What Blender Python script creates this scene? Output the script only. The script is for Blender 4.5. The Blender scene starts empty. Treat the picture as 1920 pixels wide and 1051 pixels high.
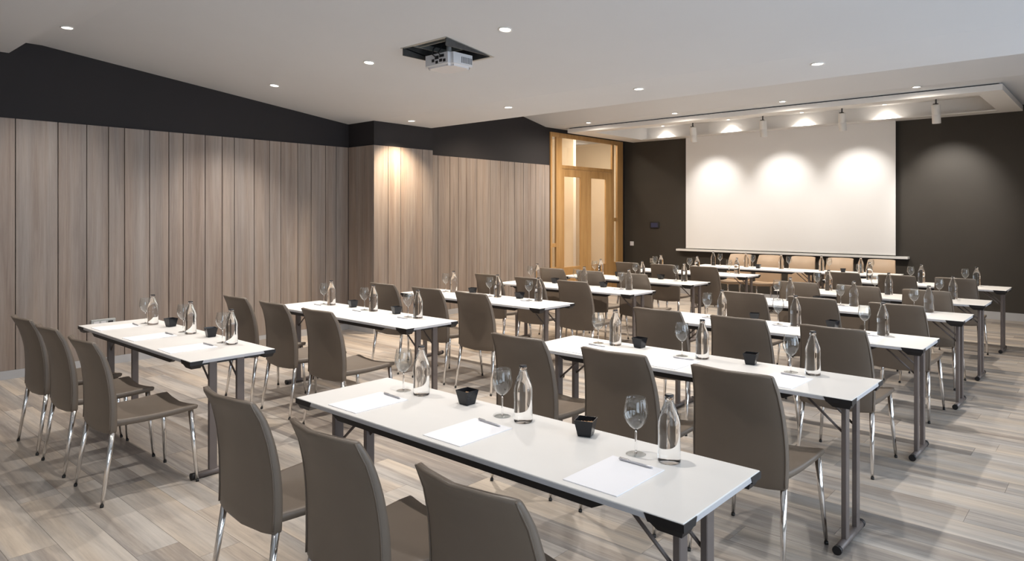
import bpy, bmesh, math, random
from mathutils import Vector, Matrix
random.seed(7)
SC = bpy.context.scene
COL = SC.collection

# ------------------------------------------------------------------ camera, world, exposure
cd = bpy.data.cameras.new('camera')
cam = bpy.data.objects.new('camera', cd); COL.objects.link(cam)
F_PX, HORIZON, YAW, EYE = 1289.5, 403.5, 41.67, 1.63        # focal length and horizon row for a 1920x1051 frame
cd.sensor_fit = 'HORIZONTAL'; cd.sensor_width = 36.0
cd.lens = F_PX / 1920 * 36.0
cd.shift_y = -(525.5 - HORIZON) / 1920
cd.clip_start = 0.05; cd.clip_end = 100
cam.location = (0, 0, EYE)
cam.rotation_euler = (math.radians(90), 0, math.radians(YAW))
SC.camera = cam

world = bpy.data.worlds.new('world'); SC.world = world
world.use_nodes = True
world.node_tree.nodes['Background'].inputs[0].default_value = (0.75, 0.85, 1.0, 1)
world.node_tree.nodes['Background'].inputs[1].default_value = 1.0

SC.view_settings.view_transform = 'Standard'
SC.view_settings.look = 'None'
SC.view_settings.gamma = 1.0
SC.view_settings.use_curve_mapping = False
SC.view_settings.exposure = 0.0
SC.cycles.use_denoising = True
SC.cycles.max_bounces = 10
SC.cycles.transmission_bounces = 8
SC.cycles.transparent_max_bounces = 24
SC.cycles.sample_clamp_indirect = 4.0
SC.cycles.caustics_reflective = False
SC.cycles.blur_glossy = 0.5

DOWN_W = 125.0           # watts of one ceiling downlight
WIN_W = 56.0           # watts of daylight entering by one window
DAY = (0.74, 0.86, 1.0)
NEUTRAL = (1.0, 0.94, 0.875)
WARM = (1.0, 0.72, 0.40)
FAR = (1.0, 0.89, 0.76)

# ------------------------------------------------------------------ room numbers (metres)
XL, XR = -8.30, 1.70           # face of the wood panelling, window wall
YB, YW = -3.00, 13.12          # wall behind the camera, screen wall
PAN_TOP = 2.60
XP, YP0, YP1 = -7.709, 5.80, 6.888   # pillar
def slope_z(y): return 3.392 - 0.1187 * (y - 1.957)
Z_SOFFIT, Z_FLAT0, Z_LOW, Z_FAR = 3.25, slope_z(2.07), 2.932, 3.33
Y_SOFFIT, Y_STEP = 1.79, 6.87
COLS_X = (-7.35, -5.55, -3.74, -1.97)

# ------------------------------------------------------------------ materials
def mat(name):
    m = bpy.data.materials.new(name); m.use_nodes = True
    nt = m.node_tree; b = nt.nodes['Principled BSDF']
    return m, nt, b
def N(nt, t, **kw):
    n = nt.nodes.new(t)
    for k, v in kw.items(): setattr(n, k, v)
    return n
def plain(name, col, rough=0.6, metal=0.0, spec=0.5, noise=0.0, scale=8.0, bump=0.0, bscale=200.0):
    m, nt, b = mat(name)
    b.inputs['Base Color'].default_value = (*col, 1)
    b.inputs['Roughness'].default_value = rough
    b.inputs['Metallic'].default_value = metal
    b.inputs['Specular IOR Level'].default_value = spec
    geo = N(nt, 'ShaderNodeNewGeometry')
    if noise:
        t = N(nt, 'ShaderNodeTexNoise'); t.inputs['Scale'].default_value = scale; t.inputs['Detail'].default_value = 4
        nt.links.new(geo.outputs['Position'], t.inputs['Vector'])
        r = N(nt, 'ShaderNodeValToRGB')
        r.color_ramp.elements[0].position = 0.3; r.color_ramp.elements[1].position = 0.7
        r.color_ramp.elements[0].color = (*[c * (1 - noise) for c in col], 1)
        r.color_ramp.elements[1].color = (*[min(1, c * (1 + noise)) for c in col], 1)
        nt.links.new(t.outputs['Fac'], r.inputs['Fac']); nt.links.new(r.outputs['Color'], b.inputs['Base Color'])
    if bump:
        t = N(nt, 'ShaderNodeTexNoise'); t.inputs['Scale'].default_value = bscale; t.inputs['Detail'].default_value = 3
        nt.links.new(geo.outputs['Position'], t.inputs['Vector'])
        bp = N(nt, 'ShaderNodeBump'); bp.inputs['Strength'].default_value = bump; bp.inputs['Distance'].default_value = 0.002
        nt.links.new(t.outputs['Fac'], bp.inputs['Height']); nt.links.new(bp.outputs['Normal'], b.inputs['Normal'])
    return m
def emit(name, col, strength):
    m, nt, b = mat(name)
    b.inputs['Base Color'].default_value = (*col, 1)
    b.inputs['Emission Color'].default_value = (*col, 1)
    b.inputs['Emission Strength'].default_value = strength
    return m
def wood(name, stops, grain, rough, tone=0.25, fine=1.0, bump=0.15, grey=0.0):
    """grain: position scale per axis (small along the grain). Every piece gets its own tone and its own cut of the grain."""
    m, nt, b = mat(name); L = nt.links.new
    geo = N(nt, 'ShaderNodeNewGeometry'); oi = N(nt, 'ShaderNodeObjectInfo')
    rnd = N(nt, 'ShaderNodeMath', operation='ADD'); L(oi.outputs['Random'], rnd.inputs[0]); L(geo.outputs['Random Per Island'], rnd.inputs[1])
    fr = N(nt, 'ShaderNodeMath', operation='FRACT'); L(rnd.outputs[0], fr.inputs[0])
    off = N(nt, 'ShaderNodeVectorMath', operation='SCALE'); off.inputs[0].default_value = (37.0, 53.0, 91.0); L(fr.outputs[0], off.inputs['Scale'])
    sc = N(nt, 'ShaderNodeVectorMath', operation='MULTIPLY'); sc.inputs[1].default_value = grain; L(geo.outputs['Position'], sc.inputs[0])
    ad = N(nt, 'ShaderNodeVectorMath', operation='ADD'); L(sc.outputs[0], ad.inputs[0]); L(off.outputs[0], ad.inputs[1])
    n1 = N(nt, 'ShaderNodeTexNoise'); n1.inputs['Scale'].default_value = 1.0; n1.inputs['Detail'].default_value = 6; n1.inputs['Roughness'].default_value = 0.62; n1.inputs['Distortion'].default_value = 0.6
    L(ad.outputs[0], n1.inputs['Vector'])
    n2 = N(nt, 'ShaderNodeTexNoise'); n2.inputs['Scale'].default_value = 5.0 * fine; n2.inputs['Detail'].default_value = 5; n2.inputs['Roughness'].default_value = 0.7
    L(ad.outputs[0], n2.inputs['Vector'])
    mx = N(nt, 'ShaderNodeMath', operation='MULTIPLY_ADD'); L(n2.outputs['Fac'], mx.inputs[0]); mx.inputs[1].default_value = 0.45; L(n1.outputs['Fac'], mx.inputs[2])
    tn = N(nt, 'ShaderNodeMath', operation='MULTIPLY_ADD'); L(fr.outputs[0], tn.inputs[0]); tn.inputs[1].default_value = tone; L(mx.outputs[0], tn.inputs[2])
    sb = N(nt, 'ShaderNodeMath', operation='SUBTRACT'); L(tn.outputs[0], sb.inputs[0]); sb.inputs[1].default_value = 0.225 + tone / 2
    r = N(nt, 'ShaderNodeValToRGB'); cr = r.color_ramp
    while len(cr.elements) < len(stops): cr.elements.new(0.5)
    for e, (p, c) in zip(cr.elements, stops): e.position = p; e.color = (*c, 1)
    L(sb.outputs[0], r.inputs['Fac'])
    if grey:
        n3 = N(nt, 'ShaderNodeTexNoise'); n3.inputs['Scale'].default_value = 0.55; n3.inputs['Detail'].default_value = 3; L(ad.outputs[0], n3.inputs['Vector'])
        mr = N(nt, 'ShaderNodeMapRange'); mr.inputs['From Min'].default_value = 0.38; mr.inputs['From Max'].default_value = 0.62; mr.inputs['To Max'].default_value = grey; L(n3.outputs['Fac'], mr.inputs['Value'])
        hs = N(nt, 'ShaderNodeHueSaturation'); hs.inputs['Saturation'].default_value = 0.15; hs.inputs['Value'].default_value = 0.86; L(r.outputs['Color'], hs.inputs['Color'])
        mc = N(nt, 'ShaderNodeMix', data_type='RGBA'); L(mr.outputs[0], mc.inputs['Factor']); L(r.outputs['Color'], mc.inputs['A']); L(hs.outputs['Color'], mc.inputs['B'])
        L(mc.outputs['Result'], b.inputs['Base Color'])
    else: L(r.outputs['Color'], b.inputs['Base Color'])
    b.inputs['Roughness'].default_value = rough
    bp = N(nt, 'ShaderNodeBump'); bp.inputs['Strength'].default_value = bump; bp.inputs['Distance'].default_value = 0.003
    L(mx.outputs[0], bp.inputs['Height']); L(bp.outputs['Normal'], b.inputs['Normal'])
    return m
def glass(name, ior, tint=(1, 1, 1)):
    m, nt, b = mat(name)
    b.inputs['Base Color'].default_value = (*tint, 1)
    b.inputs['Roughness'].default_value = 0.0
    b.inputs['IOR'].default_value = ior
    b.inputs['Transmission Weight'].default_value = 1.0
    return m
def thin_glass(name, tint=(0.97, 0.98, 0.98), boost=1.0):
    m, nt, b = mat(name); nt.nodes.remove(b)
    out = nt.nodes['Material Output']
    tr = N(nt, 'ShaderNodeBsdfTransparent'); tr.inputs[0].default_value = (*tint, 1)
    gl = N(nt, 'ShaderNodeBsdfGlossy'); gl.inputs['Roughness'].default_value = 0.02
    lw = N(nt, 'ShaderNodeLayerWeight'); lw.inputs['Blend'].default_value = 0.5
    pw_ = N(nt, 'ShaderNodeMath', operation='POWER'); pw_.inputs[1].default_value = 3.0; nt.links.new(lw.outputs['Facing'], pw_.inputs[0])
    fz = N(nt, 'ShaderNodeMath', operation='MULTIPLY_ADD'); fz.inputs[1].default_value = 0.75; fz.inputs[2].default_value = 0.04; nt.links.new(pw_.outputs[0], fz.inputs[0])
    mu = N(nt, 'ShaderNodeMath', operation='MULTIPLY'); mu.inputs[1].default_value = boost; mu.use_clamp = True
    nt.links.new(fz.outputs[0], mu.inputs[0])
    mx = N(nt, 'ShaderNodeMixShader')
    nt.links.new(mu.outputs[0], mx.inputs[0]); nt.links.new(tr.outputs[0], mx.inputs[1]); nt.links.new(gl.outputs[0], mx.inputs[2])
    nt.links.new(mx.outputs[0], out.inputs['Surface'])
    return m

M = {}
M['ceiling'] = plain('white_ceiling_paint', (0.645, 0.662, 0.69), 0.85, noise=0.01, scale=1.5)
M['frame_paint'] = plain('warm_white_frame_paint', (0.80, 0.785, 0.765), 0.8, noise=0.01, scale=2)
M['black_wall'] = plain('dark_brown_wall_paint', (0.0145, 0.0120, 0.0135), 0.75, noise=0.05, scale=3, bump=0.05, bscale=120)
M['screen_wall'] = plain('dark_umber_wall_paint', (0.037, 0.031, 0.024), 0.7, noise=0.05, scale=3, bump=0.05, bscale=120)
M['white_wall'] = plain('off_white_wall_paint', (0.70, 0.68, 0.64), 0.85, noise=0.02, scale=2)
M['cream'] = plain('cream_wall_paint', (0.80, 0.68, 0.52), 0.85, noise=0.02, scale=2)
M['panel'] = wood('grey_oak_panel', [(0.2, (0.175, 0.128, 0.100)), (0.45, (0.262, 0.203, 0.166)), (0.60, (0.310, 0.247, 0.204)), (0.85, (0.39, 0.318, 0.266))], (13.0, 13.0, 0.5), 0.5, tone=0.12, fine=1.3, bump=0.10, grey=0.35)
M['floor'] = wood('greyed_oak_floorboard', [(0.22, (0.20, 0.165, 0.140)), (0.40, (0.30, 0.253, 0.213)), (0.52, (0.40, 0.338, 0.278)), (0.66, (0.49, 0.415, 0.335)), (0.85, (0.57, 0.49, 0.40))], (0.65, 11.0, 11.0), 0.36, tone=0.22, fine=1.3, bump=0.08, grey=0.6)
M['floor_base'] = plain('dark_floor_joint', (0.08, 0.06, 0.05), 0.8, noise=0.1)
M['oak'] = wood('golden_oak', [(0.2, (0.30, 0.155, 0.052)), (0.5, (0.42, 0.235, 0.085)), (0.8, (0.52, 0.315, 0.13))], (9.0, 9.0, 0.7), 0.45, tone=0.12, bump=0.08)
M['leather'] = plain('taupe_leatherette', (0.140, 0.110, 0.084), 0.42, noise=0.05, scale=5, bump=0.12, bscale=420)
M['tan'] = plain('tan_leatherette', (0.37, 0.265, 0.175), 0.45, noise=0.05, scale=5, bump=0.12, bscale=420)  # taupe chair leather made paler, strong light put into its colour
M['piping'] = plain('taupe_piping', (0.130, 0.100, 0.076), 0.42, noise=0.04, scale=20)
M['chrome'] = plain('chrome', (0.80, 0.78, 0.76), 0.12, metal=1.0, noise=0.02, scale=30)
M['rubber'] = plain('black_rubber', (0.012, 0.012, 0.012), 0.6, noise=0.1, scale=40)
M['laminate'] = plain('white_laminate', (0.75, 0.73, 0.70), 0.34, noise=0.012, scale=6)
M['edge'] = plain('pale_grey_edging', (0.50, 0.50, 0.52), 0.4, noise=0.03, scale=20)
M['black_plastic'] = plain('black_plastic', (0.010, 0.009, 0.010), 0.45, noise=0.1, scale=30)
M['steel'] = plain('warm_grey_steel', (0.150, 0.125, 0.115), 0.42, metal=0.25, noise=0.05, scale=12)
M['paper'] = plain('white_paper', (0.86, 0.85, 0.87), 0.7, noise=0.005, scale=8)
M['pen'] = plain('silver_pen', (0.55, 0.55, 0.58), 0.3, metal=0.6, noise=0.03, scale=60)
M['cup'] = plain('glossy_black_cup', (0.012, 0.013, 0.016), 0.22, spec=0.3, noise=0.05, scale=40)
M['nuts'] = plain('brown_snack_mix', (0.42, 0.25, 0.13), 0.6, noise=0.45, scale=90)
M['glass'] = thin_glass('wine_glass', boost=1.2)
M['glass_solid'] = glass('solid_glass', 1.45)
M['bottle'] = glass('bottled_water', 1.36, (0.985, 0.99, 0.99))
M['cap'] = plain('dark_bottle_cap', (0.05, 0.05, 0.055), 0.25, metal=0.7, noise=0.1, scale=80)
M['pane'] = thin_glass('window_pane', (0.96, 0.97, 0.97))
M['screen'] = plain('matte_white_screen', (0.80, 0.79, 0.78), 0.9, noise=0.005, scale=3)
M['white_metal'] = plain('white_painted_metal', (0.76, 0.75, 0.73), 0.4, noise=0.01, scale=12)
M['white_plastic'] = plain('white_plastic', (0.70, 0.70, 0.72), 0.4, noise=0.01, scale=20)
M['grey_plastic'] = plain('grey_plastic', (0.22, 0.22, 0.23), 0.5, noise=0.03, scale=30)
M['dark_metal'] = plain('dark_galvanised_metal', (0.07, 0.07, 0.07), 0.5, metal=0.4, noise=0.2, scale=20)
M['alu'] = plain('brushed_aluminium', (0.48, 0.49, 0.47), 0.35, metal=0.6, noise=0.05, scale=40)
M['baseboard'] = plain('pale_grey_baseboard', (0.42, 0.42, 0.43), 0.45, noise=0.02, scale=6)
M['brass'] = plain('dark_brass', (0.28, 0.17, 0.06), 0.35, metal=0.8, noise=0.05, scale=40)
M['display'] = emit('control_display', (0.012, 0.013, 0.03), 1.0)
M['lens'] = emit('lit_lens', (1.0, 0.95, 0.86), 14.0)
M['strip'] = emit('lit_cove_strip', (1.0, 0.86, 0.62), 3.0)

# ------------------------------------------------------------------ mesh helpers
class MB:
    def __init__(s): s.v = []; s.f = []; s.smooth = []
    def add(s, vs, fs, smooth=False):
        o = len(s.v); s.v += [tuple(p) for p in vs]
        for f in fs: s.f.append(tuple(o + i for i in f)); s.smooth.append(smooth)
        return s
    def box(s, x0, x1, y0, y1, z0, z1):
        vs = [(x, y, z) for z in (z0, z1) for y in (y0, y1) for x in (x0, x1)]
        return s.add(vs, [(0, 2, 3, 1), (4, 5, 7, 6), (0, 1, 5, 4), (2, 6, 7, 3), (0, 4, 6, 2), (1, 3, 7, 5)])
    def cbox(s, x0, x1, y0, y1, z0, z1, c):
        """box with its twelve edges chamfered"""
        bm = bmesh.new(); bmesh.ops.create_cube(bm, size=1.0)
        for v in bm.verts: v.co = Vector(((x0 + x1) / 2 + v.co.x * (x1 - x0), (y0 + y1) / 2 + v.co.y * (y1 - y0), (z0 + z1) / 2 + v.co.z * (z1 - z0)))
        bmesh.ops.bevel(bm, geom=bm.edges[:], offset=c, segments=1, affect='EDGES')
        bm.verts.index_update()
        s.add([v.co[:] for v in bm.verts], [[v.index for v in f.verts] for f in bm.faces]); bm.free(); return s
    def frustum(s, b, t):
        """b and t: (x0, x1, y0, y1, z) of the bottom and top rectangles"""
        vs = [(b[i], b[2 + j], b[4]) for j in (0, 1) for i in (0, 1)] + [(t[i], t[2 + j], t[4]) for j in (0, 1) for i in (0, 1)]
        return s.add(vs, [(0, 2, 3, 1), (4, 5, 7, 6), (0, 1, 5, 4), (2, 6, 7, 3), (0, 4, 6, 2), (1, 3, 7, 5)])
    def tube(s, pts, rad, n=10, cap=True, smooth=True):
        pts = [Vector(p) for p in pts]; rad = rad if isinstance(rad, (list, tuple)) else [rad] * len(pts)
        rings = []; ref = None
        for i, p in enumerate(pts):
            d = (pts[min(i + 1, len(pts) - 1)] - pts[max(i - 1, 0)]).normalized()
            if ref is None: ref = Vector((1, 0, 0)) if abs(d.x) < 0.9 else Vector((0, 1, 0))
            a = (ref - d * ref.dot(d)).normalized(); b = d.cross(a); ref = a
            rings.append([p + (a * math.cos(2 * math.pi * k / n) + b * math.sin(2 * math.pi * k / n)) * rad[i] for k in range(n)])
        return s.rings(rings, cap, cap, smooth)
    def rings(s, rings, cap0=True, cap1=True, smooth=True):
        n = len(rings[0]); o = len(s.v)
        for r in rings: s.v += [tuple(p) for p in r]
        for i in range(len(rings) - 1):
            for k in range(n):
                a = o + i * n + k; b = o + i * n + (k + 1) % n
                s.f.append((a, b, b + n, a + n)); s.smooth.append(smooth)
        if cap0: s.f.append(tuple(o + k for k in reversed(range(n)))); s.smooth.append(False)
        if cap1: s.f.append(tuple(o + (len(rings) - 1) * n + k for k in range(n))); s.smooth.append(False)
        return s
    def lathe(s, prof, n=24, cap0=True, cap1=True, smooth=True):
        return s.rings([[(r * math.cos(2 * math.pi * k / n), r * math.sin(2 * math.pi * k / n), z) for k in range(n)] for r, z in prof], cap0, cap1, smooth)
    def mesh(s, name, m):
        me = bpy.data.meshes.new(name); me.from_pydata(s.v, [], s.f); me.materials.append(m)
        me.polygons.foreach_set('use_smooth', s.smooth); me.update()
        bm = bmesh.new(); bm.from_mesh(me); bmesh.ops.recalc_face_normals(bm, faces=bm.faces[:]); bm.to_mesh(me); bm.free()
        return me
    def build(s, name, m, parent=None, loc=None):
        return link(name, s.mesh(name, m), parent, loc)
def link(name, data, parent=None, loc=None, rot=None):
    o = bpy.data.objects.new(name, data); COL.objects.link(o)
    if parent: o.parent = parent
    if loc: o.location = loc
    if rot: o.rotation_euler = rot
    return o
def tag(o, label, cat, group=None, kind=None):
    o['label'] = label; o['category'] = cat
    if group: o['group'] = group
    if kind: o['kind'] = kind
    return o
def struct(o, label=None):
    o['kind'] = 'structure'
    if label: o['label'] = label
    return o
def thing(name, label, cat, loc=(0, 0, 0), rz=0.0, group=None):
    o = link(name, None, None, loc, (0, 0, rz)); o.empty_display_size = 0.1
    return tag(o, label, cat, group)
def copy_tree(src, parent=None):
    c = src.copy(); COL.objects.link(c); c.parent = parent
    for ch in list(src.children): copy_tree(ch, c)
    return c
def spot(name, parent, loc, power, col, size_deg, blend, radius, rot=(0, 0, 0)):
    l = bpy.data.lights.new(name, 'SPOT'); l.energy = power; l.color = col
    l.spot_size = math.radians(size_deg); l.spot_blend = blend; l.shadow_soft_size = radius
    return link(name, l, parent, loc, rot)

# ------------------------------------------------------------------ floor and its boards
BW, BL, Y_EDGE = 0.205, 1.22, 3.92
floor = MB().box(XL - 0.05, XR, YB, YW, -0.06, -0.004).build('floor', M['floor_base'])
struct(floor, 'floor of greyed oak boards laid across the room')
boards = []
k0 = math.floor((YB - Y_EDGE) / BW)
y = Y_EDGE + k0 * BW; row = 0
while y < YW:
    y0, y1 = max(y, YB), min(y + BW, YW)
    x = XL - 0.05 - random.random() * BL
    while x < XR:
        x0, x1 = max(x, XL - 0.05), min(x + BL, XR)
        if x1 - x0 > 0.03 and y1 - y0 > 0.03: boards.append((x0, x1, y0, y1))
        x += BL
    y += BW; row += 1
def in_view(x0, x1, y0, y1):
    cx, cy = (x0 + x1) / 2, (y0 + y1) / 2
    a = math.radians(YAW)
    best = None
    for px, py in ((cx, cy), (x0, cy), (x1, cy)):
        fw = -math.sin(a) * px + math.cos(a) * py
        if fw < 0.3: continue
        u = 960 + F_PX * (math.cos(a) * px + math.sin(a) * py) / fw; v = HORIZON + F_PX * EYE / fw
        if -40 < u < 1960 and v < 1090: best = fw if best is None else min(best, fw)
    return best
seen = sorted([(in_view(*b), b) for b in boards if in_view(*b) is not None])
near = set(b for _, b in seen[:300])
G = 0.0005
def board_mb(x0, x1, y0, y1, mb=None):
    mb = mb or MB()
    return mb.frustum((x0 + G, x1 - G, y0 + G, y1 - G, -0.004), (x0 + G * 1.6, x1 - G * 1.6, y0 + G * 1.6, y1 - G * 1.6, 0.0))
full = board_mb(-BL / 2, BL / 2, -BW / 2, BW / 2).mesh('floorboard', M['floor'])
rest = MB()
for b in boards:
    if b in near:
        cx, cy = (b[0] + b[1]) / 2, (b[2] + b[3]) / 2
        if abs(b[1] - b[0] - BL) < 1e-4 and abs(b[3] - b[2] - BW) < 1e-4: link('floorboard', full, floor, (cx, cy, 0))
        else: board_mb(b[0] - cx, b[1] - cx, b[2] - cy, b[3] - cy).build('floorboard', M['floor'], floor, (cx, cy, 0))
    else: board_mb(*b, mb=rest)
r_ = rest.build('far_floorboards', M['floor'], floor); r_['kind'] = 'stuff'

# ------------------------------------------------------------------ ceiling
HX0, HX1, HY0, HY1 = -4.90, -4.32, 4.01, 4.58       # projector hatch
FX0, FX1, FY0 = -8.10, -1.16, 10.73                 # dropped frame in front of the screen wall
ce = MB()
def sheet(x0, x1, y0, y1, z0, z1):                  # a plane from (y0, z0) to (y1, z1)
    ce.add([(x0, y0, z0), (x1, y0, z0), (x1, y1, z1), (x0, y1, z1)], [(0, 3, 2, 1)])
CX0 = XL - 0.12
sheet(CX0, XR, YB, Y_SOFFIT, Z_SOFFIT, Z_SOFFIT)
ce.add([(CX0, Y_SOFFIT, Z_SOFFIT), (XR, Y_SOFFIT, Z_SOFFIT), (XR, Y_SOFFIT, Z_FLAT0), (CX0, Y_SOFFIT, Z_FLAT0)], [(0, 1, 2, 3)])
sheet(CX0, XR, Y_SOFFIT, 2.07, Z_FLAT0, Z_FLAT0)
def sl(x0, x1, y0, y1): sheet(x0, x1, y0, y1, slope_z(y0), slope_z(y1))
sl(CX0, XR, 2.07, HY0); sl(CX0, HX0, HY0, HY1); sl(HX1, XR, HY0, HY1); sl(CX0, XR, HY1, 5.80)
sheet(CX0, XR, 5.80, Y_STEP, slope_z(5.80), Z_LOW)
ce.add([(CX0, Y_STEP, Z_LOW), (XR, Y_STEP, Z_LOW), (XR, Y_STEP, 4.01), (CX0, Y_STEP, 4.01)], [(0, 1, 2, 3)])
sheet(CX0, XR, Y_STEP, 10.33, 4.01, Z_FAR)
sheet(CX0, XR, 10.33, FY0 + 0.03, Z_FAR, Z_FAR)
sheet(CX0, FX0 + 0.03, FY0 + 0.03, YW, Z_FAR, Z_FAR); sheet(FX1 - 0.03, XR, FY0 + 0.03, YW, Z_FAR, Z_FAR)
struct(ce.build('ceiling', M['ceiling']), 'white plaster ceiling with sloping fields and a step')

# dropped frame: outer faces, underside ring, inner faces and recess top
QX0, QX1, QY0, QY1, QZ = -7.66, -1.45, 11.00, 12.97, 3.498
fr = MB(); FB, FT = 3.235, 3.312
def ring_under(z, o, i):
    vs = [(o[0], o[2], z), (o[1], o[2], z), (o[1], o[3], z), (o[0], o[3], z), (i[0], i[2], z), (i[1], i[2], z), (i[1], i[3], z), (i[0], i[3], z)]
    fr.add(vs, [(0, 4, 5, 1), (1, 5, 6, 2), (2, 6, 7, 3), (3, 7, 4, 0)])
QL = 12.79                                          # front edge of the lip below the far inner face
O_, I_ = (FX0, FX1, FY0, YW), (QX0, QX1, QY0, QL)
ring_under(FB, O_, I_)
for (ax, ay), (bx_, by) in (((FX0, FY0), (FX1, FY0)), ((FX1, FY0), (FX1, YW)), ((FX0, FY0), (FX0, YW))):
    fr.add([(ax, ay, FB), (bx_, by, FB), (bx_, by, FT), (ax, ay, FT)], [(0, 1, 2, 3)])
fr.add([(FX0, FY0, FT), (FX1, FY0, FT), (FX1, FY0 + 0.05, FT), (FX0, FY0 + 0.05, FT)], [(0, 1, 2, 3)])
fr.add([(FX1 - 0.05, FY0, FT), (FX1, FY0, FT), (FX1, YW, FT), (FX1 - 0.05, YW, FT)], [(0, 1, 2, 3)])
for (ax, ay), (bx_, by) in (((QX0, QY0), (QX1, QY0)), ((QX1, QY0), (QX1, QY1)), ((QX1, QY1), (QX0, QY1)), ((QX0, QY1), (QX0, QY0))):
    fr.add([(ax, ay, FB), (bx_, by, FB), (bx_, by, QZ), (ax, ay, QZ)], [(0, 1, 2, 3)])
fr.add([(QX0, QY0, QZ), (QX1, QY0, QZ), (QX1, QY1, QZ), (QX0, QY1, QZ)], [(0, 1, 2, 3)])
fr.add([(QX0, QL, FB), (QX1, QL, FB), (QX1, QL, FB + 0.014), (QX0, QL, FB + 0.014)], [(0, 1, 2, 3)])
fr.add([(QX0, QL, FB + 0.014), (QX1, QL, FB + 0.014), (QX1, QY1, FB + 0.014), (QX0, QY1, FB + 0.014)], [(0, 1, 2, 3)])
trim = struct(fr.build('trim_1', M['frame_paint']), 'white dropped ceiling frame with a lit recess before the screen wall')
gp = MB().box(FX0, FX1 - 0.05, FY0 + 0.045, FY0 + 0.06, FT - 0.01, Z_FAR + 0.02).box(FX1 - 0.06, FX1 - 0.045, FY0 + 0.045, YW, FT - 0.01, Z_FAR + 0.02)
gp.build('shadow_gap', M['rubber'], trim)

# ------------------------------------------------------------------ walls
WB = XL - 0.02          # plaster behind the panelling
DY0, DY1, DZ = 10.44, 13.01, 3.25     # door opening
wl = MB().box(WB - 0.10, WB, YB, DY0, 0, 4.1).box(WB - 0.10, WB, DY0, YW, DZ, 4.1).box(WB - 0.10, WB, DY1, YW, 0, DZ)
wall_left = struct(wl.build('wall_left', M['black_wall']), 'dark plaster wall clad in upright wood boards')
def plank(parent, x0, x1, y0, y1, z0, z1): return MB().cbox(x0, x1, y0, y1, z0, z1, 0.0025).build('plank', M['panel'], parent)
BB = 0.085
gro = [1.84, 2.209, 2.475, 2.687, 2.848, 3.111, 3.322, 3.486, 3.745, 3.955, 4.111, 4.372, 4.585, 4.744, 4.994, 5.197, 5.424, 5.597, YP0]
pre = [1.55, 1.22, 0.98, 0.7, 0.38, 0.1, -0.22, -0.5, -0.8, -1.1, -1.4, -1.7, -2.0, -2.3, -2.65, YB]
edges = list(reversed(pre)) + gro
GV = 0.0035
for a, b in zip(edges[:-1], edges[1:]): plank(wall_left, WB, XL, a + GV, b - GV, BB, PAN_TOP)
gro2 = [YP1, 7.16, 7.30, 7.525, 7.785, 7.979, 8.161, 8.42, 8.755, 9.018, 9.238, 9.391, 9.644, 9.852, 9.996, 10.271, DY0 - 0.02]
for a, b in zip(gro2[:-1], gro2[1:]): plank(wall_left, WB, XL, a + GV, b - GV, BB, PAN_TOP)
pillar = MB().box(WB, XP - 0.02, YP0 + 0.02, YP1 - 0.005, 0, 3.0).build('pillar', M['black_wall'], wall_left)
for a, b in zip([YP0, 6.051, 6.276, 6.679], [6.051, 6.276, 6.679, YP1]): plank(pillar, XP - 0.02, XP, a + GV, b - GV, BB, PAN_TOP)
for a, b in zip([XL, -8.123, -7.935], [-8.123, -7.935, XP - 0.02]): plank(pillar, a + GV, b - GV, YP0, YP0 + 0.02, BB, PAN_TOP)
bl = MB().box(WB, XL + 0.004, YB, YP0, 0, BB).box(WB, XP + 0.004, YP0 - 0.004, YP1, 0, BB).box(WB, XL + 0.004, YP1, DY0 - 0.02, 0, BB)
struct(bl.build('baseboard_left', M['baseboard']), 'pale grey baseboard below the wood boards')

wall_front = struct(MB().box(WB - 0.1, XR, YW, YW + 0.1, 0, 3.6).build('wall_front', M['screen_wall']), 'dark brown screen wall')
struct(MB().box(XL, XR, YW - 0.014, YW, 0, 0.118).build('baseboard_front', M['baseboard']), 'pale grey baseboard along the screen wall')
struct(MB().box(WB - 0.1, XR, YB - 0.1, YB, 0, 3.4).build('wall_back', M['white_wall']), 'white wall behind the seats')
# window wall, three glazed openings
wins = [(-1.9, 0.9), (1.9, 4.7), (5.7, 8.5)]
WZ0, WZ1 = 0.35, 2.55
wr = MB(); e0 = YB
for a, b in wins:
    wr.box(XR, XR + 0.2, e0, a, 0, 4.1); wr.box(XR, XR + 0.2, a, b, 0, WZ0); wr.box(XR, XR + 0.2, a, b, WZ1, 4.1); e0 = b
wr.box(XR, XR + 0.2, e0, YW, 0, 4.1)
struct(wr.build('wall_right', M['white_wall']), 'white window wall')
for i, (a, b) in enumerate(wins):
    w = MB()
    w.box(XR + 0.06, XR + 0.12, a, a + 0.06, WZ0, WZ1).box(XR + 0.06, XR + 0.12, b - 0.06, b, WZ0, WZ1).box(XR + 0.06, XR + 0.12, (a + b) / 2 - 0.03, (a + b) / 2 + 0.03, WZ0, WZ1)
    w.box(XR + 0.06, XR + 0.12, a, b, WZ0, WZ0 + 0.06).box(XR + 0.06, XR + 0.12, a, b, WZ1 - 0.06, WZ1)
    wo = struct(w.build('window_%d' % (i + 1), M['white_metal']), 'white framed window')
    MB().box(XR + 0.085, XR + 0.093, a, b, WZ0, WZ1).build('pane', M['pane'], wo)
    l = bpy.data.lights.new('daylight', 'AREA'); l.shape = 'RECTANGLE'; l.size = b - a - 0.1; l.size_y = WZ1 - WZ0 - 0.1
    l.energy = WIN_W; l.color = DAY; l.spread = math.radians(150)
    link('daylight', l, wo, (XR - 0.02, (a + b) / 2, (WZ0 + WZ1) / 2), (math.radians(90), 0, math.radians(90)))

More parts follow.
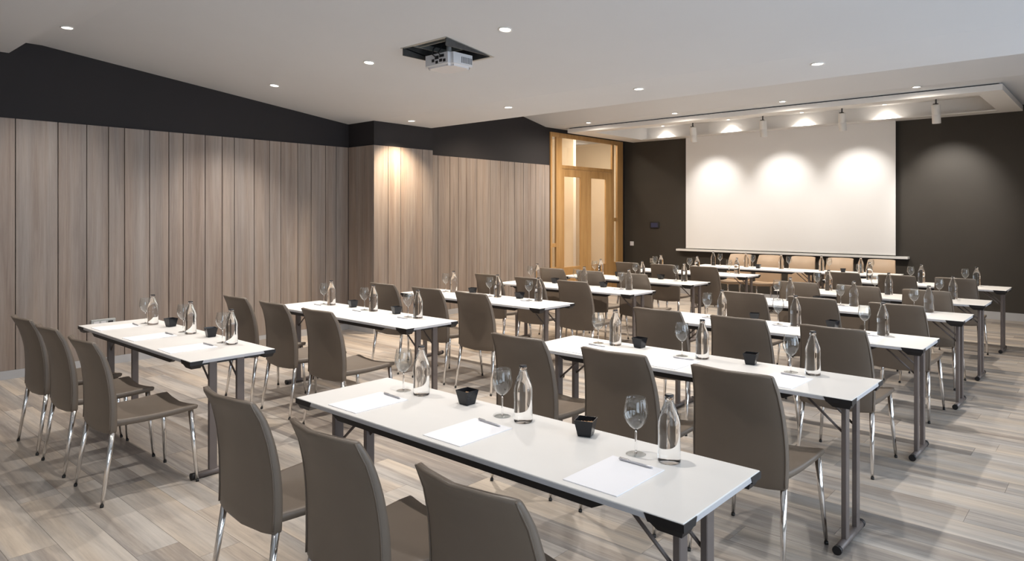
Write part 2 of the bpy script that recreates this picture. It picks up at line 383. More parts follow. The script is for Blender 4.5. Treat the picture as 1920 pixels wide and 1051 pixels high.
# ------------------------------------------------------------------ double door, sidelights, transom, hallway behind
hall = MB()
hx = -10.6
hall.box(hx - 0.1, hx, 9.3, 14.2, 0, 3.4).box(hx, WB - 0.10, 9.2, 9.3, 0, 3.4).box(hx, WB - 0.10, 14.1, 14.2, 0, 3.4)
hall.box(hx, -9.35, 12.6, 12.7, 0, 3.4)
hw = struct(hall.build('wall_hallway', M['cream']), 'cream hallway walls seen through the glazed doors')
struct(MB().box(hx, WB - 0.10, 9.3, 14.1, 3.4, 3.45).build('ceiling_hallway', M['ceiling']), 'hallway ceiling')
struct(MB().box(hx, WB - 0.10, 9.3, 14.1, -0.06, -0.001).build('floor_hallway', M['floor']), 'hallway floor')
MB().box(hx + 0.001, hx + 0.03, 9.5, 12.6, 2.82, 2.86).build('cove_strip', M['strip'], hw)
l = bpy.data.lights.new('hall_light', 'AREA'); l.shape = 'RECTANGLE'; l.size = 0.45; l.size_y = 2.6; l.energy = 130; l.color = (1.0, 0.84, 0.66)
link('hall_light', l, hw, (-8.75, 12.0, 3.38), (0, math.radians(18), 0))

door = link('door_1', None, None, (XL, DY0, 0)); struct(door, 'glazed oak double door with sidelights and transom')
D0, D1 = XL - 0.035, XL + 0.012      # frame depth in x
def part(name, m, boxes, parent=door, ch=0.003):
    mb = MB()
    for b in boxes: mb.cbox(*b, ch)
    o = mb.build(name, m); o.parent = parent; o.matrix_parent_inverse = Matrix.Translation(-Vector((XL, DY0, 0))); return o
TZ0, TZ1, HZ = 2.555, 2.625, 3.165
part('door_frame', M['oak'], [(D0, D1, DY0, 10.489, 0, DZ), (D0, D1, 10.62, 10.80, 0, HZ), (D0, D1, 12.585, 12.65, 0, HZ), (D0, D1, 12.79, DY1, 0, DZ), (D0, D1, 10.489, 12.79, HZ, DZ), (D0, D1, 10.80, 12.585, TZ0, TZ1)])
part('sidelight_rail', M['oak'], [(D0 + 0.01, D1 - 0.006, 10.489, 10.62, 1.01, 1.085), (D0 + 0.01, D1 - 0.006, 10.489, 10.62, 0.0, 0.62)])
part('sidelight_rail', M['oak'], [(D0 + 0.01, D1 - 0.006, 12.65, 12.79, 1.50, 1.575), (D0 + 0.01, D1 - 0.006, 12.65, 12.79, 0.0, 0.62)])
PX = (XL - 0.016, XL - 0.010)
for y0, y1, z0, z1 in ((10.485, 10.625, 0.6, HZ + 0.01), (12.645, 12.795, 0.6, HZ + 0.01), (10.79, 12.59, TZ1 - 0.01, HZ + 0.01)):
    part('pane', M['pane'], [(*PX, y0, y1, z0, z1)], ch=0.001)
for y0, y1, hy in ((10.803, 11.686, 11.62), (11.690, 12.582, 11.75)):
    d0, d1 = XL - 0.034, XL + 0.001
    s0 = 0.085 if y0 < 11 else 0.12; s1 = 0.25 if y0 < 11 else 0.23
    lf = part('door_leaf', M['oak'], [(d0, d1, y0, y0 + s0, 0.01, TZ0 - 0.004), (d0, d1, y1 - s1, y1, 0.01, TZ0 - 0.004), (d0, d1, y0 + s0, y1 - s1, 2.40, TZ0 - 0.004), (d0, d1, y0 + s0, y1 - s1, 0.01, 0.60)])
    pn = part('pane', M['pane'], [(*PX, y0 + s0 - 0.005, y1 - s1 + 0.005, 0.59, 2.41)], ch=0.001); pn.parent = lf; pn.matrix_parent_inverse = lf.matrix_parent_inverse
    if y0 < 11:
        h = MB().cbox(d1, d1 + 0.012, hy - 0.022, hy + 0.022, 0.98, 1.16, 0.003).tube([(d1 + 0.01, hy, 1.09), (d1 + 0.05, hy, 1.09), (d1 + 0.05, hy - 0.12, 1.09)], 0.009, 8).build('door_handle', M['brass'])
        h.parent = lf; h.matrix_parent_inverse = lf.matrix_parent_inverse

# ------------------------------------------------------------------ lights
def downlight_proto():
    o = link('recessed_downlight', None)
    ri = MB().lathe([(0.058, 0.0), (0.058, -0.006), (0.050, -0.008), (0.044, -0.003), (0.044, 0.01)], 28, False, False)
    ri.build('trim_ring', M['white_metal'], o)
    MB().lathe([(0.0445, -0.001), (0.030, -0.003), (0.001, -0.0035)], 28, False, True).build('lens', M['lens'], o)
    return o
proto = downlight_proto(); used = [False]
def downlight(loc, label, power, col, size=112, blend=1.0, tilt=0.0, scale=1.0):
    if used[0]: o = copy_tree(proto)
    else: o = proto; used[0] = True
    o.location = loc; o.rotation_euler = (-tilt, 0, 0); o.scale = (scale,) * 3
    tag(o, label, 'downlight', 'recessed downlights in the white ceiling')
    return spot('lamp', o, (0, 0, -0.03), power, col, size, blend, 0.03)
nth = ('first', 'second', 'third', 'fourth')
TILT = math.atan(0.1187)
downlight((COLS_X[0], 2.03, Z_FLAT0 - 0.001), 'lit ceiling downlight at top left, beside the soffit edge', DOWN_W, NEUTRAL)
for i, x in enumerate(COLS_X[:3]):
    downlight((x, 4.12, slope_z(4.12) - 0.001), 'lit downlight on the sloping ceiling, %s from the wood wall, in line with the projector' % nth[i], DOWN_W, NEUTRAL, tilt=TILT)
for i, x in enumerate(COLS_X):
    downlight((x, 6.17, Z_LOW - 0.001 + 0.0058 * (6.87 - 6.17)), 'lit downlight %s from the pillar, in the row near the ceiling step' % nth[i], DOWN_W * (1.7 if i == 0 else 0.9), WARM if i == 0 else NEUTRAL)
for i, x in enumerate((-7.34, -5.588, -3.811, -2.052)):
    downlight((x, 10.355, Z_FAR - 0.001), 'lit downlight just before the dropped frame, %s from the doors' % nth[i], DOWN_W * 1.15, FAR, size=178, blend=1.0)
for i, x in enumerate((-7.20, -5.77, -4.374, -3.017)):
    downlight((x, 12.83, QZ - 0.001), 'small lit downlight inside the ceiling recess, %s from the doors' % nth[i], 2.6, FAR, size=170, scale=0.75)
# further downlights of the same grid, above and behind the picture
for x, y_, z_ in [(x, 2.03, Z_FLAT0) for x in COLS_X[1:]] + [(COLS_X[3], 4.12, slope_z(4.12))] + [(x, 8.25, 3.70) for x in COLS_X] + [(x, -0.3, Z_SOFFIT) for x in COLS_X]:
    spot('ceiling_lamp', None, (x, y_, z_ - 0.03), DOWN_W * (0.4 if y_ < 1 else (2.3 if x < -7 else 1.5) if y_ > 8 else 1.0), ((1.0, 0.82, 0.62) if x < -7 else FAR) if y_ > 8 else NEUTRAL, 112, 1.0, 0.03)

# hanging spotlights over the screen
for i, x in enumerate((-6.10, -4.76, -3.45, -2.12)):
    o = thing('hanging_spotlight', 'white cylinder spotlight hanging in the ceiling recess, %s from the doors' % nth[i], 'spotlight', (x, 12.0, QZ + 0.0), 0, 'white spotlights aimed at the screen wall')
    MB().lathe([(0.045, 0), (0.045, -0.02)], 20, True, True, False).build('mount', M['white_metal'], o)
    MB().tube([(0, 0, -0.02), (0, 0, -0.19)], 0.012, 10).build('stem', M['dark_metal'], o)
    R = Matrix.Rotation(math.radians(14), 4, 'X')
    b = MB().lathe([(0.030, 0.0), (0.056, -0.004), (0.059, -0.012), (0.059, -0.150), (0.057, -0.153), (0.059, -0.156), (0.059, -0.285), (0.054, -0.289), (0.050, -0.285), (0.050, -0.24)], 28, True, False).build('lamp_body', M['white_metal'], o, (0, 0, -0.195))
    b.rotation_euler = (math.radians(10), 0, 0)
    MB().lathe([(0.050, -0.258), (0.001, -0.258)], 24, False, True).build('lens', M['lens'], b)
    MB().tube([(-0.035, -0.02, 0.008), (0.035, -0.02, 0.008)], 0.006, 8).build('pivot', M['rubber'], b)
    spot('beam', o, (0, 0.06, -0.49), 62 if i < 3 else 150, (1.0, 0.96, 0.91), 72, 0.85, 0.03, (math.radians(46), 0, 0))

# ------------------------------------------------------------------ screen wall things
sm = thing('projection_screen', 'large white projection screen hanging on the dark wall', 'screen', (-4.83, YW, 0.95))
MB().box(-1.94, 1.94, -0.105, -0.10, 0.02, 2.284).build('screen_sheet', M['screen'], sm)
MB().cbox(-1.94, 1.94, -0.112, -0.092, 0.0, 0.028, 0.003).build('bottom_bar', M['white_metal'], sm)
o = thing('wall_shelf', 'long narrow white ledge on the wall below the screen', 'shelf', (-4.84, YW, 0.895))
MB().cbox(-2.14, 2.14, -0.14, -0.0, 0, 0.040, 0.004).build('board', M['white_metal'], o)
MB().box(-2.10, 2.10, -0.03, 0.0, -0.03, 0.0).build('batten', M['black_plastic'], o)
o = thing('control_panel', 'small dark touch panel on the wall left of the screen', 'control panel', (-7.556, YW, 1.418))
MB().cbox(-0.107, 0.107, -0.025, 0, -0.068, 0.068, 0.006).build('housing', M['black_plastic'], o)
MB().box(-0.082, 0.082, -0.0265, -0.025, -0.045, 0.05).build('display', M['display'], o)
o = thing('light_switch', 'white light switch on the dark wall beside the doors', 'switch', (-8.125, YW, 1.01))
MB().cbox(-0.046, 0.046, -0.012, 0, -0.046, 0.046, 0.004).build('plate', M['white_plastic'], o)
MB().cbox(-0.024, 0.024, -0.017, -0.012, -0.03, 0.03, 0.003).build('rocker', M['white_plastic'], o)
o = thing('wall_socket', 'grey wall socket below the touch panel', 'socket', (-7.63, YW, 0.655))
MB().cbox(-0.042, 0.042, -0.012, 0, -0.05, 0.05, 0.004).build('plate', M['alu'], o)
MB().cbox(-0.02, 0.02, -0.0135, -0.012, -0.02, 0.02, 0.001).build('outlet', M['grey_plastic'], o)
o = thing('wall_socket', 'aluminium multi-socket plate on the wood wall behind the nearest left-hand table', 'socket', (XL, 2.63, 0.455))
MB().cbox(0, 0.022, -0.12, 0.12, -0.05, 0.05, 0.003).build('plate', M['alu'], o)
for k in range(3): MB().cbox(0.022, 0.024, -0.095 + k * 0.07, -0.045 + k * 0.07, -0.025, 0.028, 0.0008).build('outlet', M['white_plastic'] if k < 2 else M['black_plastic'], o)

# ------------------------------------------------------------------ ceiling hatch and projector
o = thing('ceiling_hatch', 'dark open square hatch in the ceiling around the projector', 'hatch', (HX0, HY0, slope_z(HY0)))
hx1, hy1 = HX1 - HX0, HY1 - HY0; dz = slope_z(HY1) - slope_z(HY0)
MB().box(0, 0.012, 0, hy1, dz, 0.36).box(hx1 - 0.012, hx1, 0, hy1, dz, 0.36).box(0.012, hx1 - 0.012, 0, 0.012, 0.0, 0.36).box(0.012, hx1 - 0.012, hy1 - 0.012, hy1, dz, 0.36).box(0, hx1, 0, hy1, 0.36, 0.37).build('housing', M['dark_metal'], o)
def lip(pts):                                       # bent flange following the slope
    mb = MB(); (ax, ay), (bx_, by) = pts
    def P(x, y, z): return (x, y, -0.1187 * y + z)
    vs = [P(ax, ay, -0.003), P(bx_, ay, -0.003), P(bx_, by, -0.003), P(ax, by, -0.003), P(ax, ay, 0.006), P(bx_, ay, 0.006), P(bx_, by, 0.006), P(ax, by, 0.006)]
    mb.add(vs, [(0, 3, 2, 1), (4, 5, 6, 7), (0, 1, 5, 4), (1, 2, 6, 5), (2, 3, 7, 6), (3, 0, 4, 7)]); mb.build('flange', M['alu'], o)
lip(((-0.015, -0.015), (0.012, hy1 + 0.015))); lip(((hx1 - 0.012, -0.015), (hx1 + 0.015, hy1 + 0.015))); lip(((0.012, -0.015), (hx1 - 0.012, 0.010))); lip(((0.012, hy1 - 0.010), (hx1 - 0.012, hy1 + 0.015)))
for ya in (0.13, hy1 - 0.12): MB().box(0.07, hx1 - 0.07, ya, ya + 0.02, 0.02, 0.055).build('lift_rail', M['alu'], o)
for xa in (0.05, hx1 - 0.07): MB().box(xa, xa + 0.02, 0.08, hy1 - 0.06, 0.02, 0.06).build('lift_rail', M['alu'], o)

PZ0, PZ1 = 2.975, 3.095
o = thing('projector', 'white video projector hanging from the open ceiling hatch', 'projector', (-4.66, 4.36, PZ1))
pw, pd, ph = 0.185, 0.155, PZ1 - PZ0
bm = bmesh.new(); bmesh.ops.create_cube(bm, size=1.0)
for v in bm.verts: v.co = Vector((v.co.x * 2 * pw, v.co.y * 2 * pd, (v.co.z - 0.5) * ph))
bmesh.ops.bevel(bm, geom=[e for e in bm.edges if abs(e.verts[0].co.z - e.verts[1].co.z) > 0.01], offset=0.035, segments=4, affect='EDGES')
bmesh.ops.bevel(bm, geom=[e for e in bm.edges if max(v.co.z for v in e.verts) < -ph + 0.001], offset=0.022, segments=3, affect='EDGES')
me = bpy.data.meshes.new('case'); bm.to_mesh(me); bm.free(); me.materials.append(M['white_plastic'])
case = link('case', me, o)
for k in range(7): MB().box(pw - 0.001, pw + 0.003, -0.02 + k * 0.02, -0.009 + k * 0.02, -0.085, -0.03).build('vent', M['grey_plastic'], case)
for k, (x0, x1, z0, z1) in enumerate([(-0.06, -0.03, -0.07, -0.045), (-0.02, 0.03, -0.05, -0.02), (-0.01, 0.02, -0.09, -0.065), (0.04, 0.10, -0.04, -0.015), (0.04, 0.075, -0.08, -0.055), (0.09, 0.12, -0.085, -0.06)]):
    MB().box(x0, x1, -pd - 0.004, -pd + 0.001, z0, z1).build('connector', M['black_plastic'], case)
MB().lathe([(0.045, 0), (0.045, 0.03), (0.036, 0.035), (0.034, 0.02), (0.001, 0.018)], 24, False, True).build('projector_lens', M['black_plastic'], o, (0.07, pd - 0.005, -0.055)).rotation_euler = (math.radians(-90), 0, 0)
MB().tube([(0, 0, -0.01), (0, 0, 0.12)], 0.025, 12).build('mount', M['white_metal'], o)
MB().tube([(0.0, -pd - 0.003, -0.035), (-0.02, -pd - 0.03, -0.01), (-0.03, -pd - 0.01, 0.05), (0.02, -0.05, 0.16)], 0.006, 8).build('cable', M['rubber'], o)
MB().tube([(0.06, -pd - 0.003, -0.03), (0.05, -pd - 0.025, 0.0), (0.05, -pd + 0.02, 0.06), (0.05, -0.03, 0.17)], 0.005, 8).build('cable', M['rubber'], o)

# ------------------------------------------------------------------ chairs
def superring(n, hw, ht, ex, f):
    out = []
    for k in range(n):
        t = 2 * math.pi * k / n; c, s_ = math.cos(t), math.sin(t)
        u = math.copysign(abs(c) ** (2 / ex), c); w = math.copysign(abs(s_) ** (2 / ex), s_)
        out.append(f(u * hw, w * ht, u))
    return out
def interp(tab, x):
    for (a, va), (b, vb) in zip(tab[:-1], tab[1:]):
        if x <= b:
            t = (x - a) / (b - a); return va + (vb - va) * t
    return tab[-1][1]
def smooth_tab(tab, x):                       # cosine-free Catmull interpolation
    i = 0
    while i < len(tab) - 2 and x > tab[i + 1][0]: i += 1
    p1, p2 = tab[i], tab[i + 1]; p0 = tab[max(i - 1, 0)]; p3 = tab[min(i + 2, len(tab) - 1)]
    t = (x - p1[0]) / (p2[0] - p1[0]); t = max(0, min(1, t))
    return 0.5 * (2 * p1[1] + (p2[1] - p0[1]) * t + (2 * p0[1] - 5 * p1[1] + 4 * p2[1] - p3[1]) * t * t + (3 * p1[1] - p0[1] - 3 * p2[1] + p3[1]) * t ** 3)
BACK_Y = [(0.40, -0.200), (0.50, -0.197), (0.62, -0.201), (0.74, -0.218), (0.84, -0.247), (0.925, -0.288)]
BACK_W = [(0.40, 0.226), (0.55, 0.228), (0.70, 0.220), (0.82, 0.209), (0.925, 0.198)]
BACK_T = [(0.40, 0.024), (0.60, 0.023), (0.80, 0.019), (0.925, 0.016)]
def back_mb():
    mb = MB(); n = 28; rings = []
    def ring(z, k, zz):
        yc, hw, ht = smooth_tab(BACK_Y, z), smooth_tab(BACK_W, z), smooth_tab(BACK_T, z) * k
        sag = 0.016 + 0.034 * ((z - 0.4) / 0.52) ** 1.5 if z > 0.4 else 0.016
        droop = -0.018 * max(0, (0.46 - z) / 0.06)
        return superring(n, hw - (1 - k) * 0.012, ht, 7.0, lambda x, t, u: (x, yc + t - sag * (1 - u * u), zz + droop * (1 - u * u) - 0.006 * (u ** 6) * (1 if z > 0.9 else 0)))
    rings.append(ring(0.402, 0.45, 0.397)); rings.append(ring(0.402, 0.85, 0.400))
    for i in range(15):
        z = 0.408 + (0.912 - 0.408) * i / 14; rings.append(ring(z, 1.0, z))
    rings.append(ring(0.919, 0.9, 0.918)); rings.append(ring(0.923, 0.65, 0.9225)); rings.append(ring(0.925, 0.25, 0.925))
    return mb.rings(rings)
def seat_mb():
    mb = MB(); n = 28; rings = []
    Y0, Y1 = -0.205, 0.272
    for i in range(16):
        t = i / 15; yy = Y0 + (Y1 - Y0) * t
        hw = 0.214 + 0.022 * t
        ht = 0.024 - 0.004 * t
        zc = 0.444 + 0.010 * t - 0.010 * math.sin(math.pi * t)
        bow = 0.014 + 0.012 * t
        k = 1.0; sh = 0
        if i == 15: k = 0.35; yy = Y1
        elif i == 14: k = 0.85; yy = Y1 - 0.006
        rings.append(superring(n, hw - (1 - k) * 0.012, ht * k, 6.0, lambda x, tz, u: (x, yy - 0.012 * (1 - u * u) * t, zc + tz - bow * (1 - u * u) + 0.006)))
    return mb.rings(rings)
def piping_mb(s):
    pts = []
    for i in range(14):
        z = 0.41 + (0.915 - 0.41) * i / 13
        pts.append((s * (smooth_tab(BACK_W, z) - 0.004), smooth_tab(BACK_Y, z) - smooth_tab(BACK_T, z) * 0.86 - 0.001, z))
    return MB().tube(pts, 0.0032, 6)
ME = {}
ME['seat'] = seat_mb().mesh('seat', M['leather']); ME['back'] = back_mb().mesh('backrest', M['leather'])
ME['pipe'] = [piping_mb(s).mesh('piping', M['piping']) for s in (-1, 1)]
LEGS = [(s * 0.208, yt, s * xf, yf, zt) for s, (yt, xf, yf, zt) in ((-1, (-0.197, 0.228, -0.262, 0.43)), (1, (-0.197, 0.228, -0.262, 0.43)), (-1, (0.235, 0.243, 0.262, 0.445)), (1, (0.235, 0.243, 0.262, 0.445)))]
ME['leg'] = [MB().tube([(xt, yt, zt), (xt + (xf - xt) * .5, yt + (yf - yt) * .5, zt * .5), (xf + (xt - xf) * .03, yf + (yt - yf) * .03, zt * .03)], [0.0158, 0.0130, 0.0092], 12).mesh('leg', M['chrome']) for xt, yt, xf, yf, zt in LEGS]
ME['foot'] = [MB().tube([(xf + (xt - xf) * .032, yf + (yt - yf) * .032, zt * .032), (xf, yf, 0.0)], [0.0102, 0.0098], 12).mesh('foot_cap', M['rubber']) for xt, yt, xf, yf, zt in LEGS]
def make_chair():
    o = link('dining_chair', None)
    link('seat', ME['seat'], o); b = link('backrest', ME['back'], o)
    for m_ in ME['pipe']: link('piping', m_, b)
    for a, b2 in zip(ME['leg'], ME['foot']):
        lg = link('leg', a, o); link('foot_cap', b2, lg)
    return o
chair0 = make_chair(); chair_n = [0]
def chair(x, y, rz, label, group):
    o = chair0 if chair_n[0] == 0 else copy_tree(chair0)
    chair_n[0] += 1
    o.location = (x, y, 0.0005); o.rotation_euler = (0, 0, rz); tag(o, label, 'chair', group); return o

# ------------------------------------------------------------------ folding tables
TD, TH, TT = 0.558, 0.74, 0.021
def corner_mb(sx, sy):                         # wraps one corner; origin at the corner, body towards -sx, -sy
    mb = MB(); e = 0.003
    def rect(ax, ay, ix, iy, z):
        xs = sorted((sx * e * ix, -sx * ax)); ys = sorted((sy * e * iy, -sy * ay)); return (xs[0], xs[1], ys[0], ys[1], z)
    mb.frustum(rect(0.118, 0.070, 1, 1, TH - 0.027), rect(0.130, 0.080, 1, 1, TH - 0.003))
    mb.frustum(rect(0.092, 0.068, -4, -4, TH - 0.050), rect(0.118, 0.078, -1, -1, TH - 0.027))
    return mb
TM = {}
for sx in (-1, 1):
    for sy in (-1, 1): TM['corner', sx, sy] = corner_mb(sx, sy).mesh('corner_bracket', M['black_plastic'])
TM['leg'] = MB().cbox(-0.0125, 0.0125, -0.025, 0.025, 0.03, TH - TT - 0.002, 0.003).mesh('leg', M['steel'])
TM['foot'] = MB().tube([(0, -0.185, 0.021), (0, 0.185, 0.021)], 0.0195, 14).mesh('foot_bar', M['steel'])
TM['foot_end'] = [MB().tube([(0, s * 0.183, 0.021), (0, s * 0.205, 0.021)], 0.0215, 14).mesh('end_cap', M['black_plastic']) for s in (-1, 1)]
TM['brace'] = {s: MB().tube([(0, 0, 0.545), (s * 0.19, 0, TH - TT - 0.01)], 0.0065, 8).mesh('brace', M['steel']) for s in (-1, 1)}
def make_table(x0, x1, y1, label, group, lin=0.24, rin=0.05, lo=0.075):
    """x0..x1 along the room, y1 the edge away from the sitters; local y = 0 is the sitters' edge"""
    W = x1 - x0
    o = thing('folding_table', label, 'table', (x0, y1 - TD, 0), 0, group)
    MB().cbox(0, W, 0, TD, TH - TT + 0.0005, TH, 0.002).build('tabletop', M['laminate'], o)
    MB().box(-0.0008, W + 0.0008, -0.0008, TD + 0.0008, TH - TT, TH - 0.005).build('edge_band', M['edge'], o)
    for ya, yb in ((0.012, 0.040), (TD - 0.040, TD - 0.012)):
        MB().frustum((0.33, W - 0.33, ya, yb, TH - TT - 0.030), (0.27, W - 0.27, ya, yb, TH - TT)).build('rail', M['black_plastic'], o)
    for xa in (lin, W - rin):
        a = max(0.02, xa - 0.02); MB().box(a, a + 0.03, 0.05, TD - 0.05, TH - TT - 0.02, TH - TT).build('cross_rail', M['black_plastic'], o)
    for sx, cx in ((-1, 0.0), (1, W)):
        for sy, cy in ((-1, 0.0), (1, TD)): link('corner_bracket', TM['corner', sx, sy], o, (cx, cy, 0))
    for s, xa in ((1, lin), (-1, W - rin)):
        for ya in (lo, lo + 0.18):
            lg = link('leg', TM['leg'], o, (xa, ya, 0)); link('brace', TM['brace'][s], lg)
        f = link('foot_bar', TM['foot'], o, (xa, lo + 0.07, 0))
        for m_ in TM['foot_end']: link('end_cap', m_, f)
    return o

# ------------------------------------------------------------------ table settings
bp = [(0.0385, 0.0), (0.0405, 0.004), (0.0412, 0.02), (0.0405, 0.045), (0.0392, 0.075), (0.0395, 0.10), (0.0405, 0.125), (0.0398, 0.145), (0.0360, 0.165), (0.0290, 0.185), (0.0215, 0.202), (0.0165, 0.216), (0.0155, 0.222)]
TM['bottle'] = MB().lathe(bp, 28).mesh('bottle_body', M['bottle'])
TM['neck'] = MB().lathe([(0.0154, 0.2222), (0.0160, 0.226), (0.0172, 0.228), (0.0172, 0.231), (0.0155, 0.233), (0.0150, 0.236)], 20).mesh('neck_ring', M['glass_solid'])
TM['cap'] = MB().lathe([(0.0165, 0.2362), (0.0168, 0.2395), (0.0150, 0.2435), (0.0135, 0.2440)], 20).mesh('cap', M['cap'])
def make_bottle():
    o = link('water_bottle', None); link('bottle_body', TM['bottle'], o); link('neck_ring', TM['neck'], o); link('cap', TM['cap'], o); return o
gb = [(0.0045, 0.092), (0.010, 0.0945), (0.022, 0.103), (0.034, 0.118), (0.042, 0.135), (0.0452, 0.150), (0.0440, 0.170), (0.0395, 0.195), (0.0365, 0.210)]
inner = [(r - 0.0012, z + 0.0006) for r, z in reversed(gb[1:])]
TM['bowl'] = MB().lathe(gb + [(0.0358, 0.2107)] + inner + [(0.002, 0.0955)], 28, True, True).mesh('bowl', M['glass'])
TM['stem'] = MB().lathe([(0.0052, 0.0030), (0.0038, 0.012), (0.0034, 0.045), (0.0040, 0.080), (0.0046, 0.0918)], 14).mesh('stem', M['glass_solid'])
TM['gfoot'] = MB().lathe([(0.0370, 0.0), (0.0375, 0.0012), (0.030, 0.0019), (0.012, 0.0026), (0.006, 0.0030)], 28).mesh('foot', M['glass'])
def make_glass():
    o = link('wine_glass', None); link('bowl', TM['bowl'], o); link('stem', TM['stem'], o); link('foot', TM['gfoot'], o); return o
def cup_mb():
    mb = MB(); a, b, h, t = 0.026, 0.039, 0.066, 0.0025
    def sq(r, z): return [(-r, -r, z), (r, -r, z), (r, r, z), (-r, r, z)]
    mb.rings([sq(a, 0), sq(b, h), sq(b - t, h), sq(a + 0.002, 0.006)], True, True, False); return mb
TM['cup'] = cup_mb().mesh('bowl', M['cup'])
def nuts_mb():
    mb = MB(); rr = random.Random(3)
    mb.frustum((-0.030, 0.030, -0.030, 0.030, 0.034), (-0.0325, 0.0325, -0.0325, 0.0325, 0.044))
    for i in range(22):
        x, y_ = rr.uniform(-0.026, 0.026), rr.uniform(-0.026, 0.026); r = rr.uniform(0.004, 0.006); a = rr.uniform(0, 3)
        mb.tube([(x - r * 1.4 * math.cos(a), y_ - r * 1.4 * math.sin(a), 0.046), (x, y_, 0.047), (x + r * 1.4 * math.cos(a), y_ + r * 1.4 * math.sin(a), 0.046)], [r * 0.35, r, r * 0.35], 6)
    return mb
TM['nuts'] = nuts_mb().mesh('snacks', M['nuts'])
def make_cup():
    o = link('snack_cup', None); link('cup_body', TM['cup'], o); n = link('snacks', TM['nuts'], o); n['kind'] = 'stuff'; return o
TM['sheet'] = MB().box(-0.107, 0.107, -0.152, 0.152, 0, 0.003).mesh('notepad', M['paper'])
TM['pen'] = MB().tube([(-0.068, 0, 0), (-0.062, 0, 0), (0.05, 0, 0), (0.062, 0, 0), (0.071, 0, 0)], [0.0028, 0.0044, 0.0044, 0.0036, 0.001], 10).mesh('barrel', M['pen'])
TM['clip'] = MB().box(-0.066, -0.026, -0.0015, 0.0015, 0.0045, 0.006).mesh('clip', M['chrome'])
def make_pad():
    o = link('notepad', None); link('sheets', TM['sheet'], o); return o
def make_pen():
    o = link('pen', None); b = link('barrel', TM['pen'], o); link('clip', TM['clip'], o); return o
PROTO = {}
def put(kind, maker, loc, rz, label, cat, group):
    if kind not in PROTO: o = PROTO[kind] = maker()
    else: o = copy_tree(PROTO[kind])
    o.location = loc; o.rotation_euler = (0, 0, rz); tag(o, label, cat, group); return o

ZT = TH + 0.0004
near_words = ('nearest', 'second-nearest', 'third-nearest', 'fourth-nearest', 'fifth-nearest', 'farthest')
seat_words = ('left', 'middle', 'right')
TABLES = {
 'R': ([(-0.95, 2.37), (-0.98, 4.12), (-1.00, 5.79), (-1.01, 7.40), (-1.03, 8.72), (-1.04, 10.51)], 'right-hand'),
 'L': ([(-4.24, 2.38), (-4.21, 4.04), (-4.17, 5.64), (-4.14, 7.21), (-4.13, 8.63), (-4.09, 10.22)], 'left-hand')}
CHX = {'R': [(-2.67, -1.99, -1.32), (-2.68, -2.01, -1.35), (-2.65, -2.02, -1.39), (-2.63, -2.02, -1.37), (-2.60, -2.01, -1.41), (-2.63, -2.02, -1.43)],
       'L': [(-5.75, -5.15, -4.49), (-5.84, -5.20, -4.55), (-5.79, -5.12, -4.50), (-5.74, -5.09, -4.47), (-5.76, -5.13, -4.49), (-5.60, -5.00, -4.37)]}
CHY = {'R': [-0.515, -0.52, -0.60, -0.68, -0.67, -0.82], 'L': [-0.50, -0.58, -0.61, -0.66, -0.82, -0.76]}   # back top relative to the sitters' edge
BOT = {'R': [(-2.61, -1.94, -1.23), (-2.61, -1.96, -1.30), (-2.60, -1.98, -1.34), (-2.60, -1.98, -1.34), (-2.62, -1.98, -1.36), (-2.63, -2.00, -1.39)],
       'L': [(-5.92, -5.25, -4.61), (-5.88, -5.22, -4.57), (-5.82, -5.11, -4.55), (-5.86, -5.09, -4.43), (-5.80, -5.10, -4.45), (-5.70, -5.06, -4.40)]}
TW = 2.075
rj = random.Random(11)
J = lambda a: rj.uniform(-a, a)
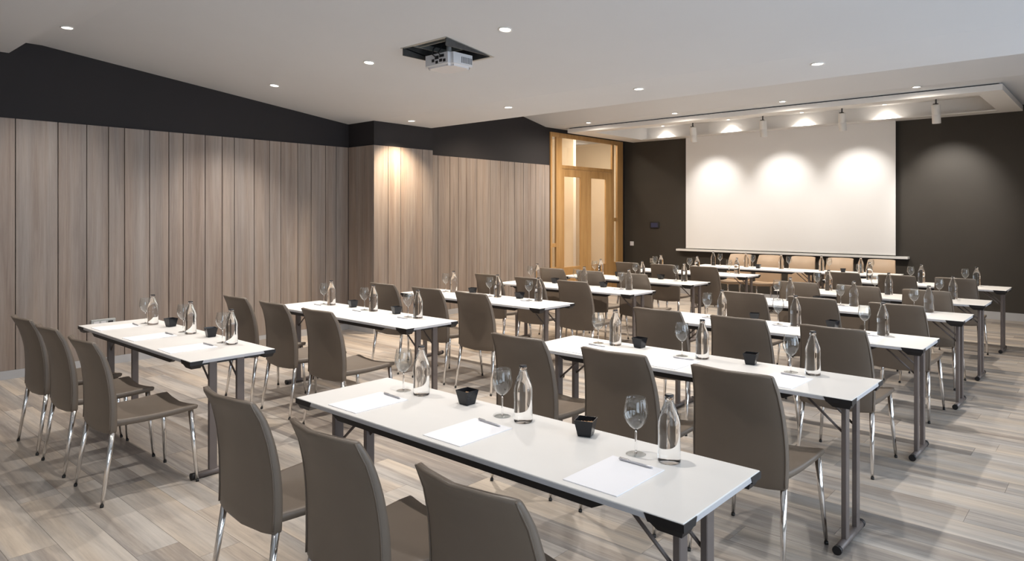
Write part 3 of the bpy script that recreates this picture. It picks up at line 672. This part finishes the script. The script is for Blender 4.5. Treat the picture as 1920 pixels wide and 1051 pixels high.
for c_ in 'RL':
    rows, side = TABLES[c_]
    for i, (xr, yf) in enumerate(rows):
        w = near_words[i]; x0 = xr - TW
        make_table(x0, xr, yf, 'white folding table with grey steel legs, %s to the camera in the %s column' % (w, side), 'white folding tables in two columns', lo=0.075 if c_ == 'R' else 0.16)
        for k in range(3):
            sw = seat_words[k]
            place = 'the %s %s table' % (w, side)
            chair(CHX[c_][i][k], yf - TD + CHY[c_][i] + 0.29 + J(0.008), J(0.018), 'taupe leather chair with chrome legs, %s of three at %s' % (sw, place), 'taupe chairs at the folding tables')
            bx_ = BOT[c_][i][k]; by = yf - 0.125 + J(0.012)
            gdx = (-0.125 if c_ == 'R' else -0.112) + J(0.012)
            put('bottle', make_bottle, (bx_, by, ZT), J(3), 'clear glass water bottle with a dark cap, %s of three on %s' % (sw, place), 'bottle', 'water bottles on the tables')
            put('glass', make_glass, (bx_ + gdx, by - 0.012 + J(0.01), ZT), J(3), 'empty stemmed wine glass, %s of three on %s' % (sw, place), 'glass', 'wine glasses on the tables')
            if i < 4:
                px, py = bx_ - 0.075, yf - 0.38
                put('pad', make_pad, (px, py + J(0.008), ZT), J(0.03), 'white notepad sheet, %s of three on %s' % (sw, place), 'notepad', 'notepads on the tables')
                put('pen', make_pen, (px + J(0.01), py + 0.135, ZT + 0.0032 + 0.0046), J(0.08), 'slim silver pen on the %s notepad of %s' % (sw, place), 'pen', 'pens on the notepads')
        if i < 5:
            for k in range(2):
                cxp = {('R', 0): (-2.32, -1.63), ('R', 1): (-2.44, -1.67), ('L', 0): (-5.71, -5.01), ('L', 1): (-5.59, -4.92)}.get((c_, i), (BOT[c_][i][0] + 0.27, BOT[c_][i][1] + 0.27))[k]
                put('cup', make_cup, (cxp, yf - 0.085 + J(0.008), ZT), J(0.35), 'square black snack cup, %s of two on the %s %s table' % (('left', 'right')[k], w, side), 'cup', 'black snack cups on the tables')
# head tables facing the room, sitters on the screen side
HY = 11.74
for k, (a, b) in enumerate(((-5.72, -3.65), (-3.64, -2.49))):
    t = make_table(a, b, HY, ('long white head table below the screen, on the door side', 'short white head table below the screen, on the right')[k], 'white head tables', 0.07, 0.07, 0.06)
BRIGHTENED = {}  # head chair meshes whose leather colour carries the brightness the lamps lack
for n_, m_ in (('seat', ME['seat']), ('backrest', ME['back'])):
    BRIGHTENED[n_] = m_.copy(); BRIGHTENED[n_].materials[0] = M['tan']
five = ('first', 'second', 'third', 'fourth', 'fifth')
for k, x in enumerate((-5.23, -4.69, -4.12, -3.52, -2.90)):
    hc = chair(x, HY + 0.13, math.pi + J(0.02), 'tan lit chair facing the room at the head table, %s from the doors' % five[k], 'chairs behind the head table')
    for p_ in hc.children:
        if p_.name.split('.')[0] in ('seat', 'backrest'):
            p_.data = BRIGHTENED[p_.name.split('.')[0]]
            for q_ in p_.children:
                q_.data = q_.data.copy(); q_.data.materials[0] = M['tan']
for k, (x, gx) in enumerate(((-5.46, 0.12), (-4.86, 0.11), (-4.26, 0.12), (-3.62, 0.11), (-3.04, 0.14))):
    put('bottle', make_bottle, (x, HY - 0.22, ZT), J(3), 'clear water bottle on the head table, %s from the doors' % five[k], 'bottle', 'water bottles on the tables')
    put('glass', make_glass, (x + gx, HY - 0.20, ZT), J(3), 'wine glass on the head table, %s from the doors' % five[k], 'glass', 'wine glasses on the tables')
for k, x in enumerate((-4.60, -3.26)):
    put('cup', make_cup, (x, HY - 0.34, ZT), J(0.3), 'square black snack cup on the %s head table' % ('long', 'short')[k], 'cup', 'black snack cups on the tables')
